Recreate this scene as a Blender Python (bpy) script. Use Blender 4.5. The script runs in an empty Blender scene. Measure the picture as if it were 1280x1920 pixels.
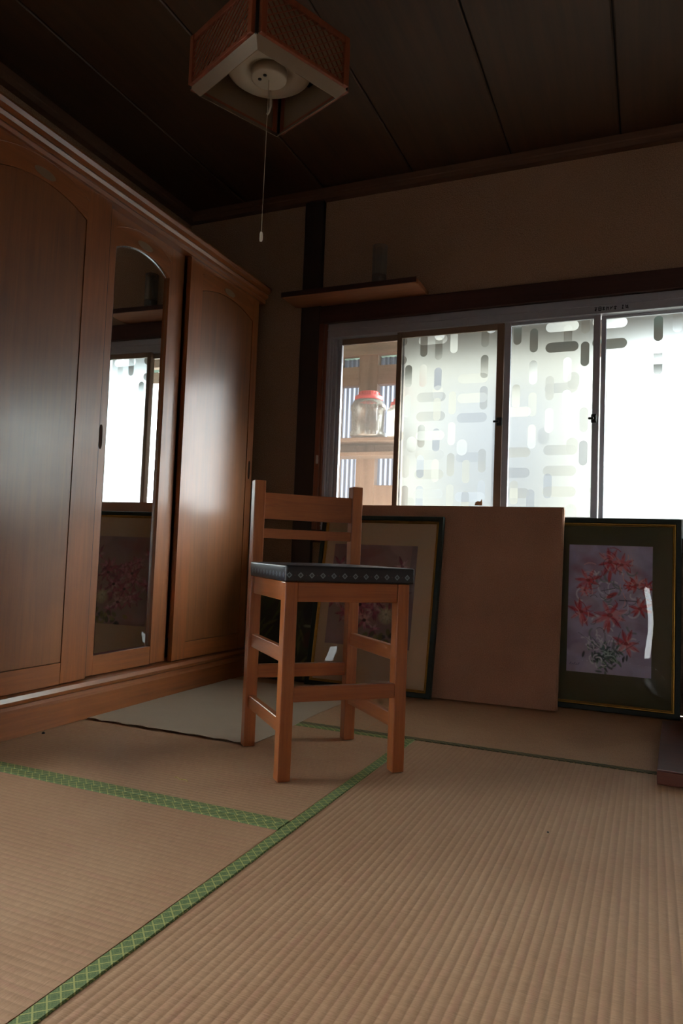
import bpy, bmesh, math, random
import numpy as np
from mathutils import Vector, Matrix
random.seed(7); np.random.seed(7)
S = bpy.context.scene
COL = S.collection

# ------------------------------------------------------------------ camera
f_px = 1349.17
fw = Vector((-0.394115, 0.917277, 0.056648)).normalized()
yaw, pit, rol = 0.405795, 0.0566784, 0.0381833
fw = Vector((-math.sin(yaw)*math.cos(pit), math.cos(yaw)*math.cos(pit), math.sin(pit)))
rt0 = Vector((math.cos(yaw), math.sin(yaw), 0)); up0 = rt0.cross(fw)
rt = rt0*math.cos(rol) + up0*math.sin(rol); up = -rt0*math.sin(rol) + up0*math.cos(rol)
cd = bpy.data.cameras.new('camera'); cam = bpy.data.objects.new('camera', cd); COL.objects.link(cam)
cam.matrix_world = Matrix(((rt.x, up.x, -fw.x, 0), (rt.y, up.y, -fw.y, 0), (rt.z, up.z, -fw.z, .64), (0, 0, 0, 1)))
cd.sensor_fit = 'VERTICAL'; cd.sensor_height = 36; cd.lens = f_px/1920*36; cd.clip_start = .02
S.camera = cam

# ------------------------------------------------------------------ world, sun, exposure
w = bpy.data.worlds.new('sky'); S.world = w; w.use_nodes = True
bg = w.node_tree.nodes['Background']; bg.inputs[0].default_value = (.94, .97, 1.0, 1); bg.inputs[1].default_value = 12.5
sl = bpy.data.lights.new('sun', 'SUN'); sun = bpy.data.objects.new('sun', sl); COL.objects.link(sun)
sl.energy = 40; sl.angle = math.radians(10); sl.color = (1, .97, .92)
sd = Vector((-.68, -.70, -math.tan(math.radians(16))))          # where the sunlight travels
sun.rotation_euler = sd.to_track_quat('-Z', 'Y').to_euler()
S.view_settings.view_transform = 'Standard'; S.view_settings.look = 'None'
S.view_settings.gamma = 1; S.view_settings.use_curve_mapping = False
S.view_settings.exposure = 0.14
S.cycles.max_bounces = 12; S.cycles.diffuse_bounces = 6; S.cycles.transmission_bounces = 10
S.cycles.transparent_max_bounces = 16; S.cycles.sample_clamp_indirect = 6; S.cycles.use_denoising = True

# ------------------------------------------------------------------ material helpers
def srgb(r, g, b):
    def c(x):
        x /= 255.; return x/12.92 if x <= .04045 else ((x+.055)/1.055)**2.4
    return (c(r), c(g), c(b), 1)
class NT:
    def __init__(s, name):
        s.m = bpy.data.materials.new(name); s.m.use_nodes = True; s.t = s.m.node_tree; s.t.nodes.clear()
        s.out = s.t.nodes.new('ShaderNodeOutputMaterial')
    def n(s, ty, **k):
        x = s.t.nodes.new('ShaderNode'+ty)
        for a, b in k.items(): setattr(x, a, b)
        return x
    def put(s, sock, v):
        if hasattr(v, 'is_output'): s.t.links.new(v, sock)
        else: sock.default_value = v
    def math(s, op, a, b=0.0, c=0.0):
        x = s.n('Math', operation=op); s.put(x.inputs[0], a); s.put(x.inputs[1], b)
        if len(x.inputs) > 2: s.put(x.inputs[2], c)
        return x.outputs[0]
    def mix(s, f, a, b, mode='MIX'):
        x = s.n('Mix', data_type='RGBA', blend_type=mode); s.put(x.inputs[0], f); s.put(x.inputs[6], a); s.put(x.inputs[7], b); return x.outputs[2]
    def obj(s, scale=(1, 1, 1), uv=False):
        tc = s.n('TexCoord'); mp = s.n('Mapping'); s.t.links.new(tc.outputs['UV' if uv else 'Object'], mp.inputs[0]); mp.inputs[3].default_value = scale
        return mp.outputs[0]
    def noise(s, vec, sc, det=4, rough=.55, dist=0.0):
        x = s.n('TexNoise'); s.put(x.inputs['Vector'], vec); x.inputs['Scale'].default_value = sc
        x.inputs['Detail'].default_value = det; x.inputs['Roughness'].default_value = rough; x.inputs['Distortion'].default_value = dist
        return x.outputs[0]
    def ramp(s, v, stops):
        x = s.n('ValToRGB'); s.put(x.inputs[0], v); e = x.color_ramp.elements
        while len(e) < len(stops): e.new(.5)
        for i, (p, c) in enumerate(stops): e[i].position = p; e[i].color = c
        return x.outputs[0]
    def bump(s, h, st=.3, d=.002):
        x = s.n('Bump'); x.inputs['Strength'].default_value = st; x.inputs['Distance'].default_value = d; s.put(x.inputs['Height'], h); return x.outputs[0]
    def pbr(s, col, rough=.5, normal=None, metal=0.0, spec=.5, coat=0.0, coat_r=.2, **k):
        x = s.n('BsdfPrincipled'); s.put(x.inputs['Base Color'], col); s.put(x.inputs['Roughness'], rough)
        x.inputs['Metallic'].default_value = metal; x.inputs['Specular IOR Level'].default_value = spec
        x.inputs['Coat Weight'].default_value = coat; x.inputs['Coat Roughness'].default_value = coat_r
        if normal is not None: s.put(x.inputs['Normal'], normal)
        for a, b in k.items(): s.put(x.inputs[a.replace('_', ' ')], b)
        s.t.links.new(x.outputs[0], s.out.inputs[0]); return s.m

def wood(name, dark, light, axis='Z', scale=1.0, rough=.4, coat=0.0, coat_r=.25, bump=.15, spec=.5, blotch=.25):
    t = NT(name); L = {'X': (.6, 14, 14), 'Y': (14, .6, 14), 'Z': (14, 14, .6)}[axis]
    v = t.obj(tuple(a*scale for a in L))
    n1 = t.noise(v, 3.0, 6, .6, .6); n2 = t.noise(v, 14.0, 3, .5); n3 = t.noise(t.obj((1, 1, 1)), 3.5, 3)
    g = t.math('ADD', t.math('MULTIPLY', n1, .7), t.math('MULTIPLY', n2, .3))
    c = t.ramp(g, [(.32, dark), (.66, light)])
    c = t.mix(blotch, c, t.ramp(n3, [(.35, tuple(a*.55 for a in dark[:3])+(1,)), (.65, light)]))
    return t.pbr(c, t.math('MULTIPLY_ADD', n2, .12, rough-.06), t.bump(n2, bump, .001), coat=coat, coat_r=coat_r, spec=spec)
def plain(name, col, rough=.5, metal=0.0, nz=.08, sc=40, bump=.05, **k):
    t = NT(name); n = t.noise(t.obj(), sc, 4)
    c = t.mix(nz, col, t.ramp(n, [(.3, tuple(x*.4 for x in col[:3])+(1,)), (.7, tuple(min(1, x*1.3) for x in col[:3])+(1,))]))
    return t.pbr(c, rough, t.bump(n, bump, .001), metal=metal, **k)

M = {}
M['wardrobe'] = wood('wardrobe_wood', srgb(94, 49, 18), srgb(129, 71, 28), 'Z', 1, .5, .6, .20, .08, .3)
M['wardrobe_y'] = wood('wardrobe_wood_rail', srgb(96, 50, 19), srgb(131, 73, 30), 'Y', 1, .5, .6, .20, .08, .3)
M['wardrobe_panel'] = wood('wardrobe_veneer', srgb(86, 48, 20), srgb(117, 67, 28), 'Z', .7, .5, .6, .22, .05, .3)
M['chair'] = wood('chair_wood', srgb(134, 68, 27), srgb(172, 98, 45), 'Z', 1.2, .40, .35, .25, .08)
M['chair_x'] = wood('chair_wood_rail', srgb(132, 66, 27), srgb(164, 92, 42), 'X', 1.2, .40, .35, .25, .08)
M['chair_y'] = wood('chair_wood_side', srgb(142, 74, 29), srgb(176, 102, 47), 'Y', 1.2, .40, .35, .25, .08)
M['ceiling'] = wood('ceiling_board_wood', srgb(54, 34, 19), srgb(76, 50, 29), 'Y', .55, .6, 0, .3, .1, blotch=.15)
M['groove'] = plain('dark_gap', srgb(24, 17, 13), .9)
M['dark_post'] = wood('dark_post_wood', srgb(28, 17, 13), srgb(46, 28, 20), 'Z', 1, .5)
M['beam'] = wood('dark_beam_wood', srgb(44, 24, 20), srgb(66, 36, 28), 'X', 1, .55, spec=.3)
M['cornice'] = wood('cornice_wood', srgb(78, 52, 38), srgb(100, 70, 50), 'X', 1, .6)
M['jamb'] = wood('jamb_wood', srgb(82, 42, 28), srgb(120, 66, 42), 'Z', 1, .45)
M['shelf'] = wood('shelf_wood', srgb(112, 66, 40), srgb(150, 92, 56), 'X', 1, .55)
M['redwood'] = wood('red_board_wood', srgb(66, 28, 18), srgb(94, 42, 26), 'X', 1, .4, .1)
M['sun_wood'] = wood('sunroom_wood', srgb(128, 110, 96), srgb(156, 136, 118), 'Z', 1, .7)
M['sun_wood_x'] = wood('sunroom_wood_rail', srgb(128, 110, 96), srgb(156, 136, 118), 'X', 1, .7)
M['alu'] = plain('aluminium', srgb(170, 172, 180), .42, .75, .05)
M['alu_dark'] = plain('bronze_stile', srgb(128, 108, 92), .45, .5, .05)
M['mirror'] = plain('mirror_silver', (.86, .9, .9, 1), .015, 1.0, 0, 1, 0.0)
M['bevel'] = plain('mirror_bevel', (.8, .86, .84, 1), .12, 1.0, 0, 1, 0.0)
M['oval'] = plain('brushed_oval', srgb(122, 98, 78), .45, .6, .1)
M['handle_dark'] = plain('recess_pull', srgb(40, 24, 16), .9, spec=.1)
M['brass'] = plain('gold_leaf', srgb(178, 134, 60), .35, .85, .2, 60)
M['frame_green'] = plain('dark_green_lacquer', srgb(26, 38, 34), .55, 0, .1, spec=.3)
M['cream_mat'] = plain('cream_mat_board', srgb(196, 168, 138), .9, 0, .04, 300)
M['green_mat'] = plain('olive_mat_board', srgb(92, 88, 66), .9, 0, .05, 300)
M['dark_board'] = plain('dark_backing_board', srgb(44, 34, 28), .8)
M['white_plastic'] = plain('white_plastic', srgb(225, 218, 205), .35, 0, .03)
M['lamp_white'] = plain('lamp_enamel', srgb(164, 152, 134), .5, 0, .03)
M['black'] = plain('black_metal', srgb(22, 22, 24), .4, .2, .03)
M['cord'] = plain('pull_cord', srgb(150, 135, 115), .8)
M['lamp_wood'] = wood('lamp_wood', srgb(106, 50, 28), srgb(134, 68, 40), 'Z', 1.5, .45)
M['skirt'] = plain('lamp_acrylic', srgb(116, 98, 78), .5, 0, .05)
M['paper'] = plain('underlay_paper', srgb(184, 168, 148), .95, 0, .06, 8)
M['cord_gold'] = plain('thin_chain', srgb(200, 180, 110), .3, .9)
M['ink'] = plain('marker_ink', srgb(30, 30, 38), .7)
M['ground'] = plain('garden_ground', srgb(150, 145, 132), .95, 0, .3, 3)
M['concrete'] = plain('pale_render', srgb(196, 190, 178), .9, 0, .1, 8)
M['lidpink'] = plain('pink_plastic_lid', srgb(226, 96, 96), .4, 0, .03)
M['steel'] = plain('steel_catch', srgb(170, 170, 168), .3, .9)
M['tan'] = plain('tan_scrap', srgb(190, 140, 96), .8)

t = NT('cardboard'); v = t.obj((1, 1, 1)); wv = t.n('TexWave', wave_type='BANDS', bands_direction='X')
t.put(wv.inputs[0], v); wv.inputs['Scale'].default_value = 60; n = t.noise(v, 4, 4); n2 = t.noise(v, 220, 2)
c = t.mix(.25, t.ramp(n, [(.3, srgb(146, 108, 86)), (.7, srgb(168, 126, 102))]), t.ramp(n2, [(.35, srgb(118, 84, 66)), (.65, srgb(184, 142, 116))]))
M['cardboard'] = t.pbr(c, .85, t.bump(wv.outputs[1], .12, .0006))

t = NT('sand_plaster'); v = t.obj(); n1 = t.noise(v, 220, 3, .7); n2 = t.noise(v, 2.2, 3)
vo = t.n('TexVoronoi'); t.put(vo.inputs['Vector'], v); vo.inputs['Scale'].default_value = 160
c = t.ramp(n1, [(.3, srgb(110, 86, 68)), (.5, srgb(140, 113, 92)), (.72, srgb(170, 140, 116))])
c = t.mix(.3, c, t.ramp(n2, [(.3, srgb(122, 100, 78)), (.7, srgb(148, 118, 98))]))
M['plaster'] = t.pbr(c, .95, t.bump(t.math('ADD', n1, vo.outputs['Distance']), .6, .003), spec=.15)

def tatami(name, ax):
    t = NT(name); v = t.obj()
    sep = t.n('SeparateXYZ'); t.put(sep.inputs[0], v); a = sep.outputs['XYZ'.index(ax)]; b = sep.outputs['XYZ'.index('Y' if ax == 'X' else 'X')]
    k = (2000, 14, 1) if ax == 'Y' else (14, 2000, 1)
    # a = along the mat width (ridges repeat along it); rushes run along it and step down at each thread line
    rush = t.noise(t.obj((40, 420, 1) if ax == 'X' else (420, 40, 1)), 1.0, 3, .6)
    cell = t.noise(t.obj((60, 8, 1) if ax == 'X' else (8, 60, 1)), 1.0, 3, .7)
    blot = t.noise(v, 2.5, 3)
    ph = t.math('FRACT', t.math('DIVIDE', a, .0165)); edge = t.math('ABSOLUTE', t.math('SUBTRACT', ph, .5))
    seam = t.math('GREATER_THAN', edge, .43)
    c = t.ramp(rush, [(.28, srgb(148, 110, 82)), (.55, srgb(184, 143, 112)), (.75, srgb(200, 162, 132))])
    c = t.mix(.35, c, t.ramp(cell, [(.3, srgb(182, 124, 106)), (.5, srgb(178, 144, 106)), (.7, srgb(194, 156, 120))]))
    c = t.mix(t.math('MULTIPLY', seam, .30), c, srgb(128, 92, 68))
    c = t.mix(.25, c, t.ramp(blot, [(.35, srgb(158, 120, 86)), (.65, srgb(192, 160, 124))]))
    return t.pbr(c, .62, t.bump(rush, .35, .0012), spec=.4)
M['tatami_x'] = tatami('tatami_rush_x', 'X'); M['tatami_y'] = tatami('tatami_rush_y', 'Y')

def heri(name, ground, line, line2):
    """green brocade with a diamond lattice, UV in metres: u along the cloth, v across"""
    t = NT(name); tc = t.n('TexCoord'); sep = t.n('SeparateXYZ'); t.put(sep.inputs[0], tc.outputs['UV'])
    u, vv = sep.outputs[0], sep.outputs[1]
    def lat(pu, pv, wd):
        a = t.math('ADD', t.math('DIVIDE', u, pu), t.math('DIVIDE', vv, pv)); b = t.math('SUBTRACT', t.math('DIVIDE', u, pu), t.math('DIVIDE', vv, pv))
        f = lambda x: t.math('LESS_THAN', t.math('ABSOLUTE', t.math('SUBTRACT', t.math('FRACT', x), .5)), wd)
        return t.math('MAXIMUM', f(a), f(b))
    l1 = lat(.026, .026, .07); l2 = lat(.013, .013, .10)
    c = t.mix(t.math('MULTIPLY', l2, .45), ground, line2); c = t.mix(t.math('MULTIPLY', l1, .8), c, line)
    th = t.noise(t.obj((600, 600, 600)), 1, 2)
    c = t.mix(.2, c, t.ramp(th, [(.3, tuple(x*.4 for x in ground[:3])+(1,)), (.7, line)]))
    return t.pbr(c, .75, t.bump(t.math('ADD', l1, l2), .3, .0008))
M['heri'] = heri('green_brocade', srgb(78, 108, 66), srgb(186, 186, 110), srgb(120, 140, 84))
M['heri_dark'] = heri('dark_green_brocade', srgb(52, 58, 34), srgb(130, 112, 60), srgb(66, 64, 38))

# seat vinyl: navy with small grey blue open diamonds, UV in metres
t = NT('navy_diamond_vinyl'); tc = t.n('TexCoord'); sep = t.n('SeparateXYZ'); t.put(sep.inputs[0], tc.outputs['UV']); u, vv = sep.outputs[0], sep.outputs[1]
def dia(ou, ov, pu, pv, r0, r1):
    a = t.math('MULTIPLY', t.math('SUBTRACT', t.math('FRACT', t.math('DIVIDE', t.math('ADD', u, ou), pu)), .5), pu)
    b = t.math('MULTIPLY', t.math('SUBTRACT', t.math('FRACT', t.math('DIVIDE', t.math('ADD', vv, ov), pv)), .5), pv)
    d = t.math('ADD', t.math('ABSOLUTE', a), t.math('ABSOLUTE', b))
    return t.math('MULTIPLY', t.math('GREATER_THAN', d, r0), t.math('LESS_THAN', d, r1))
d1 = dia(0, 0, .0335, .070, .0042, .0088); d2 = dia(.0167, .035, .0335, .070, .0042, .0088); d3 = dia(0, 0, .0335, .070, -1, .0014)
red = dia(.0167, 0, .0335, .070, -1, .0022)
dm = t.math('MAXIMUM', d1, t.math('MAXIMUM', d2, d3)); nn = t.noise(t.obj(), 300, 3)
c = t.mix(t.math('MULTIPLY', dm, t.math('MULTIPLY_ADD', nn, .6, .45)), srgb(18, 24, 34), srgb(120, 138, 150)); c = t.mix(red, c, srgb(70, 40, 50))
M['vinyl'] = t.pbr(c, .38, t.bump(nn, .12, .0006), spec=.5)

def thin_glass(name, tint=(.97, .985, .975, 1), rough=.0, refl=1.0, haze=0.0, haze_col=(.9, .85, .78, 1)):
    t = NT(name); tr = t.n('BsdfTransparent'); tr.inputs[0].default_value = tint; gl = t.n('BsdfGlossy'); gl.inputs['Roughness'].default_value = rough
    fr = t.n('Fresnel'); fr.inputs[0].default_value = 1.5; mx = t.n('MixShader'); t.put(mx.inputs[0], t.math('MULTIPLY', fr.outputs[0], refl))
    t.t.links.new(tr.outputs[0], mx.inputs[1]); t.t.links.new(gl.outputs[0], mx.inputs[2]); o = mx.outputs[0]
    if haze:
        tl = t.n('BsdfTranslucent'); tl.inputs[0].default_value = haze_col; m2 = t.n('MixShader'); m2.inputs[0].default_value = haze
        t.t.links.new(o, m2.inputs[1]); t.t.links.new(tl.outputs[0], m2.inputs[2]); o = m2.outputs[0]
    t.t.links.new(o, t.out.inputs[0]); return t.m
M['glass'] = thin_glass('clear_window_glass', haze=.015)
M['acrylic'] = thin_glass('picture_acrylic', (1, 1, 1, 1), .02)
M['jar'] = thin_glass('jar_plastic', (.99, 1, .99, 1), .08, 2.5, .10, (1, 1, .96, 1))
M['vase'] = thin_glass('vase_glass', (.9, .9, .88, 1), .1, 2.2, .22)
def corrugated(name, tint, mixv):
    t = NT(name); a = t.n('BsdfTransparent'); a.inputs[0].default_value = (1, 1, 1, 1); b = t.n('BsdfTranslucent'); b.inputs[0].default_value = tint
    g = t.n('BsdfGlossy'); g.inputs['Roughness'].default_value = .25
    m1 = t.n('MixShader'); m1.inputs[0].default_value = mixv; m2 = t.n('MixShader'); m2.inputs[0].default_value = .06
    L = t.t.links.new; L(a.outputs[0], m1.inputs[1]); L(b.outputs[0], m1.inputs[2]); L(m1.outputs[0], m2.inputs[1]); L(g.outputs[0], m2.inputs[2]); L(m2.outputs[0], t.out.inputs[0])
    return t.m
M['corrugated'] = corrugated('corrugated_clear', (.26, .28, .33, 1), .98)
M['corrugated_green'] = corrugated('corrugated_green', (.14, .17, .15, 1), .98)

# patterned frosted glass: pressed stadium shaped lozenges tilt the surface, the rest is finely frosted
t = NT('patterned_frosted_glass')
tc = t.n('TexCoord'); sep = t.n('SeparateXYZ'); t.put(sep.inputs[0], tc.outputs['Object']); X, Z = sep.outputs[0], sep.outputs[2]
def stadium(px, pz, hw, hh, ox, oz, thr, seed):
    """mask of rounded bars in a jittered grid, some cells left out"""
    ax = t.math('ADD', t.math('DIVIDE', X, px), ox)
    cx = t.math('FLOOR', ax); jx = t.n('TexWhiteNoise', noise_dimensions='1D'); t.put(jx.inputs['W'], t.math('ADD', cx, seed))
    az = t.math('ADD', t.math('ADD', t.math('DIVIDE', Z, pz), oz), t.math('MULTIPLY', jx.outputs[0], .6))
    cz = t.math('FLOOR', az)
    lx = t.math('MULTIPLY', t.math('SUBTRACT', t.math('SUBTRACT', ax, cx), .5), px); lz = t.math('MULTIPLY', t.math('SUBTRACT', t.math('SUBTRACT', az, cz), .5), pz)
    if hh > hw:
        q = t.math('MAXIMUM', t.math('SUBTRACT', t.math('ABSOLUTE', lz), hh-hw), 0.0); d = t.math('SQRT', t.math('ADD', t.math('MULTIPLY', lx, lx), t.math('MULTIPLY', q, q))); m = t.math('LESS_THAN', d, hw)
    else:
        q = t.math('MAXIMUM', t.math('SUBTRACT', t.math('ABSOLUTE', lx), hw-hh), 0.0); d = t.math('SQRT', t.math('ADD', t.math('MULTIPLY', lz, lz), t.math('MULTIPLY', q, q))); m = t.math('LESS_THAN', d, hh)
    wn = t.n('TexWhiteNoise', noise_dimensions='3D'); cb = t.n('CombineXYZ'); t.put(cb.inputs[0], cx); t.put(cb.inputs[1], cz); cb.inputs[2].default_value = seed; t.put(wn.inputs['Vector'], cb.outputs[0])
    sp = t.n('SeparateColor'); t.put(sp.inputs[0], wn.outputs['Color'])
    m = t.math('MULTIPLY', m, t.math('GREATER_THAN', sp.outputs[0], thr))
    return m, sp.outputs[1], sp.outputs[2]
m1, a1, b1 = stadium(.078, .155, .019, .058, .2, .1, .34, 3.7)
m2, a2, b2 = stadium(.21, .098, .075, .024, .37, .55, .38, 9.2)
m3, a3, b3 = stadium(.13, .31, .026, .040, .1, .3, .55, 5.1)
sel = t.math('MAXIMUM', m1, t.math('MAXIMUM', m2, m3))
tx = t.math('MULTIPLY', m1, t.math('SUBTRACT', a1, .5)); tz = t.math('ADD', t.math('MULTIPLY', m2, t.math('SUBTRACT', b2, .5)), t.math('MULTIPLY', m3, t.math('SUBTRACT', b3, .5)))
tz = t.math('ADD', tz, t.math('MULTIPLY', m1, t.math('SUBTRACT', b1, .55)))
nv = t.n('CombineXYZ'); t.put(nv.inputs[0], t.math('MULTIPLY', tx, 1.3)); nv.inputs[1].default_value = -1.0; t.put(nv.inputs[2], t.math('MULTIPLY', tz, 1.7))
no = t.n('VectorMath', operation='NORMALIZE'); t.put(no.inputs[0], nv.outputs[0])
rf = t.n('BsdfRefraction'); rf.inputs['IOR'].default_value = 1.30; t.put(rf.inputs['Roughness'], t.math('MULTIPLY_ADD', sel, -.12, .60)); rf.inputs[0].default_value = (.24, .265, .265, 1); t.put(rf.inputs['Normal'], no.outputs[0])
tl = t.n('BsdfTranslucent'); t.put(tl.inputs[0], t.mix(sel, (.20, .22, .225, 1), (.14, .155, .16, 1)))
gl = t.n('BsdfGlossy'); gl.inputs['Roughness'].default_value = .25
mA = t.n('MixShader'); mA.inputs[0].default_value = .12; mB = t.n('MixShader'); mB.inputs[0].default_value = .04
L = t.t.links.new; L(rf.outputs[0], mA.inputs[1]); L(tl.outputs[0], mA.inputs[2]); L(mA.outputs[0], mB.inputs[1]); L(gl.outputs[0], mB.inputs[2]); L(mB.outputs[0], t.out.inputs[0])
M['frosted'] = t.m
t = NT('glass_back_face'); tr = t.n('BsdfTransparent'); tr.inputs[0].default_value = (.97, .99, .98, 1); t.t.links.new(tr.outputs[0], t.out.inputs[0]); M['glass_back'] = t.m

t = NT('painted_print'); at = t.n('Attribute', attribute_name='Col'); nn = t.noise(t.obj(), 180, 3)
M['print'] = t.pbr(at.outputs[0], .7, t.bump(nn, .15, .0006))

# ------------------------------------------------------------------ mesh helpers
class B:
    def __init__(s): s.bm = bmesh.new(); s.uv = None
    def box(s, x0, y0, z0, x1, y1, z1, bev=0.0, seg=1, mat=0, mtx=None):
        b = bmesh.new(); bmesh.ops.create_cube(b, size=1)
        for v in b.verts: v.co = Vector(((x0+x1)/2+v.co.x*(x1-x0), (y0+y1)/2+v.co.y*(y1-y0), (z0+z1)/2+v.co.z*(z1-z0)))
        if bev: bmesh.ops.bevel(b, geom=b.edges[:], offset=bev, segments=seg, profile=.6, affect='EDGES')
        s.add(b, mat, mtx); return s
    def add(s, b, mat=0, mtx=None):
        if mtx is not None: b.transform(mtx)
        for f in b.faces: f.material_index = mat
        me = bpy.data.meshes.new('tmp'); b.to_mesh(me); b.free(); s.bm.from_mesh(me); bpy.data.meshes.remove(me)
    def prism(s, pts, axis, a0, a1, mat=0, mtx=None, bev=0.0):
        """extrude a 2-D outline along an axis (X: pts are y,z; Y: x,z; Z: x,y)"""
        b = bmesh.new(); mk = {'X': lambda p, a: (a, p[0], p[1]), 'Y': lambda p, a: (p[0], a, p[1]), 'Z': lambda p, a: (p[0], p[1], a)}[axis]
        v0 = [b.verts.new(mk(p, a0)) for p in pts]; v1 = [b.verts.new(mk(p, a1)) for p in pts]; n = len(pts)
        b.faces.new(v0); b.faces.new(v1[::-1])
        for i in range(n): b.faces.new((v0[i], v1[i], v1[(i+1) % n], v0[(i+1) % n]))
        bmesh.ops.recalc_face_normals(b, faces=b.faces[:])
        if bev: bmesh.ops.bevel(b, geom=b.edges[:], offset=bev, segments=2, affect='EDGES')
        s.add(b, mat, mtx); return s
    def lathe(s, prof, n=32, c=(0, 0, 0), mat=0, mtx=None):
        b = bmesh.new(); rings = []
        for r, z in prof:
            if r < 1e-6: rings.append([b.verts.new((c[0], c[1], c[2]+z))])
            else: rings.append([b.verts.new((c[0]+r*math.cos(2*math.pi*i/n), c[1]+r*math.sin(2*math.pi*i/n), c[2]+z)) for i in range(n)])
        for A, Bq in zip(rings, rings[1:]):
            for i in range(n):
                j = (i+1) % n
                if len(A) == 1 and len(Bq) == 1: continue
                if len(A) == 1: b.faces.new((A[0], Bq[j], Bq[i]))
                elif len(Bq) == 1: b.faces.new((A[i], A[j], Bq[0]))
                else: b.faces.new((A[i], A[j], Bq[j], Bq[i]))
        bmesh.ops.recalc_face_normals(b, faces=b.faces[:])
        for f in b.faces: f.smooth = True
        s.add(b, mat, mtx); return s
    def tube(s, pts, r, n=8, mat=0):
        b = bmesh.new(); rings = []
        P = [Vector(p) for p in pts]
        for i, p in enumerate(P):
            d = (P[min(i+1, len(P)-1)]-P[max(i-1, 0)]).normalized(); a = d.orthogonal().normalized(); c = d.cross(a)
            if rings:
                a = (rings[-1][1]-rings[-1][1].project(d)).normalized(); c = d.cross(a)
            rings.append(([b.verts.new(p+(a*math.cos(2*math.pi*k/n)+c*math.sin(2*math.pi*k/n))*r) for k in range(n)], a))
        for (A, _), (C_, _) in zip(rings, rings[1:]):
            for k in range(n): b.faces.new((A[k], A[(k+1) % n], C_[(k+1) % n], C_[k]))
        b.faces.new(rings[0][0][::-1]); b.faces.new(rings[-1][0])
        bmesh.ops.recalc_face_normals(b, faces=b.faces[:])
        for f in b.faces: f.smooth = True
        s.add(b, mat); return s
    def build(s, name, mats, parent=None):
        me = bpy.data.meshes.new(name); s.bm.to_mesh(me); s.bm.free()
        if not isinstance(mats, (list, tuple)): mats = [mats]
        for m in mats: me.materials.append(M[m] if isinstance(m, str) else m)
        o = bpy.data.objects.new(name, me); COL.objects.link(o)
        if parent is not None: o.parent = parent
        return o
def tag(o, label, cat, group=None):
    o['label'] = label; o['category'] = cat
    if group: o['group'] = group
    return o
def thing(name, label, cat, loc=(0, 0, 0), rz=0.0, group=None):
    o = bpy.data.objects.new(name, None); COL.objects.link(o); o.empty_display_size = .1
    o.location = loc; o.rotation_euler = (0, 0, rz); return tag(o, label, cat, group)
def struct(o): o['kind'] = 'structure'; return o
def sroot(name):
    o = bpy.data.objects.new(name, None); COL.objects.link(o); o.empty_display_size = .1; return struct(o)
def stuff(o): o['kind'] = 'stuff'; return o
def dup(o, parent=None):
    c = o.copy(); COL.objects.link(c); c.parent = parent
    for ch in list(o.children): dup(ch, c)
    return c

# ------------------------------------------------------------------ room shell
XL, XR, YB, YF, ZC = -2.52, 1.12, 3.45, -1.6, 2.60
WX0, WX1, WZ0, WZ1 = -1.61, 1.06, .757, 1.86            # back window hole
b = B()
b.box(XL-.1, YB, 0, WX0, YB+.10, ZC+.1); b.box(WX1, YB, 0, XR+.1, YB+.10, ZC+.1)
b.box(WX0, YB, 0, WX1, YB+.10, WZ0); b.box(WX0, YB, WZ1, WX1, YB+.10, ZC+.1)
struct(b.build('wall_back', 'plaster'))
DY0, DY1, DZ0, DZ1 = -.75, 1.30, .08, 2.0                 # window in the left wall, outside the picture
b = B(); b.box(XL-.1, YF-.1, 0, XL, DY0, ZC+.1); b.box(XL-.1, DY1, 0, XL, YB, ZC+.1); b.box(XL-.1, DY0, 0, XL, DY1, DZ0); b.box(XL-.1, DY0, DZ1, XL, DY1, ZC+.1)
struct(b.build('wall_left', 'plaster'))
struct(B().box(XR, YF-.1, 0, XR+.1, YB, ZC+.1).build('wall_right', 'plaster'))
FX0, FX1, FZ0, FZ1 = .48, .90, .20, 1.05
b = B(); b.box(XL, YF-.1, 0, FX0, YF, ZC+.1); b.box(FX1, YF-.1, 0, XR, YF, ZC+.1); b.box(FX0, YF-.1, 0, FX1, YF, FZ0); b.box(FX0, YF-.1, FZ1, FX1, YF, ZC+.1)
struct(b.build('wall_front', 'plaster'))
struct(B().box(XL-.1, YF-.1, -.12, XR+.1, YB+.1, -.0575).build('floor', 'redwood'))
ce = struct(B().box(XL-.1, YF-.1, ZC+.012, XR+.1, YB+.1, ZC+.1).build('ceiling', 'groove'))
xs = [XL]+[-2.137+.4975*k for k in range(7)]; xs = [x for x in xs if x < XR]+[XR]
for x0, x1 in zip(xs, xs[1:]):
    bb = B(); bb.prism([(x0+.0035, ZC+.012), (x0+.0035, ZC+.004), (x0+.008, ZC), (x1-.008, ZC), (x1-.0035, ZC+.004), (x1-.0035, ZC+.012)], 'Y', YF, YB)
    bb.build('ceiling_board', 'ceiling', ce)
# cornice under the ceiling
pr = [(YB, ZC), (YB-.045, ZC), (YB-.045, ZC-.03), (YB-.04, ZC-.034), (YB-.04, ZC-.060), (YB, ZC-.060)]
struct(B().prism(pr, 'X', XL, XR).build('trim_1', 'cornice'))
struct(B().prism([(XL, ZC), (XL+.045, ZC), (XL+.045, ZC-.03), (XL+.04, ZC-.034), (XL+.04, ZC-.06), (XL, ZC-.06)], 'Y', YF, YB-.045).build('trim_2', 'cornice'))
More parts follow.
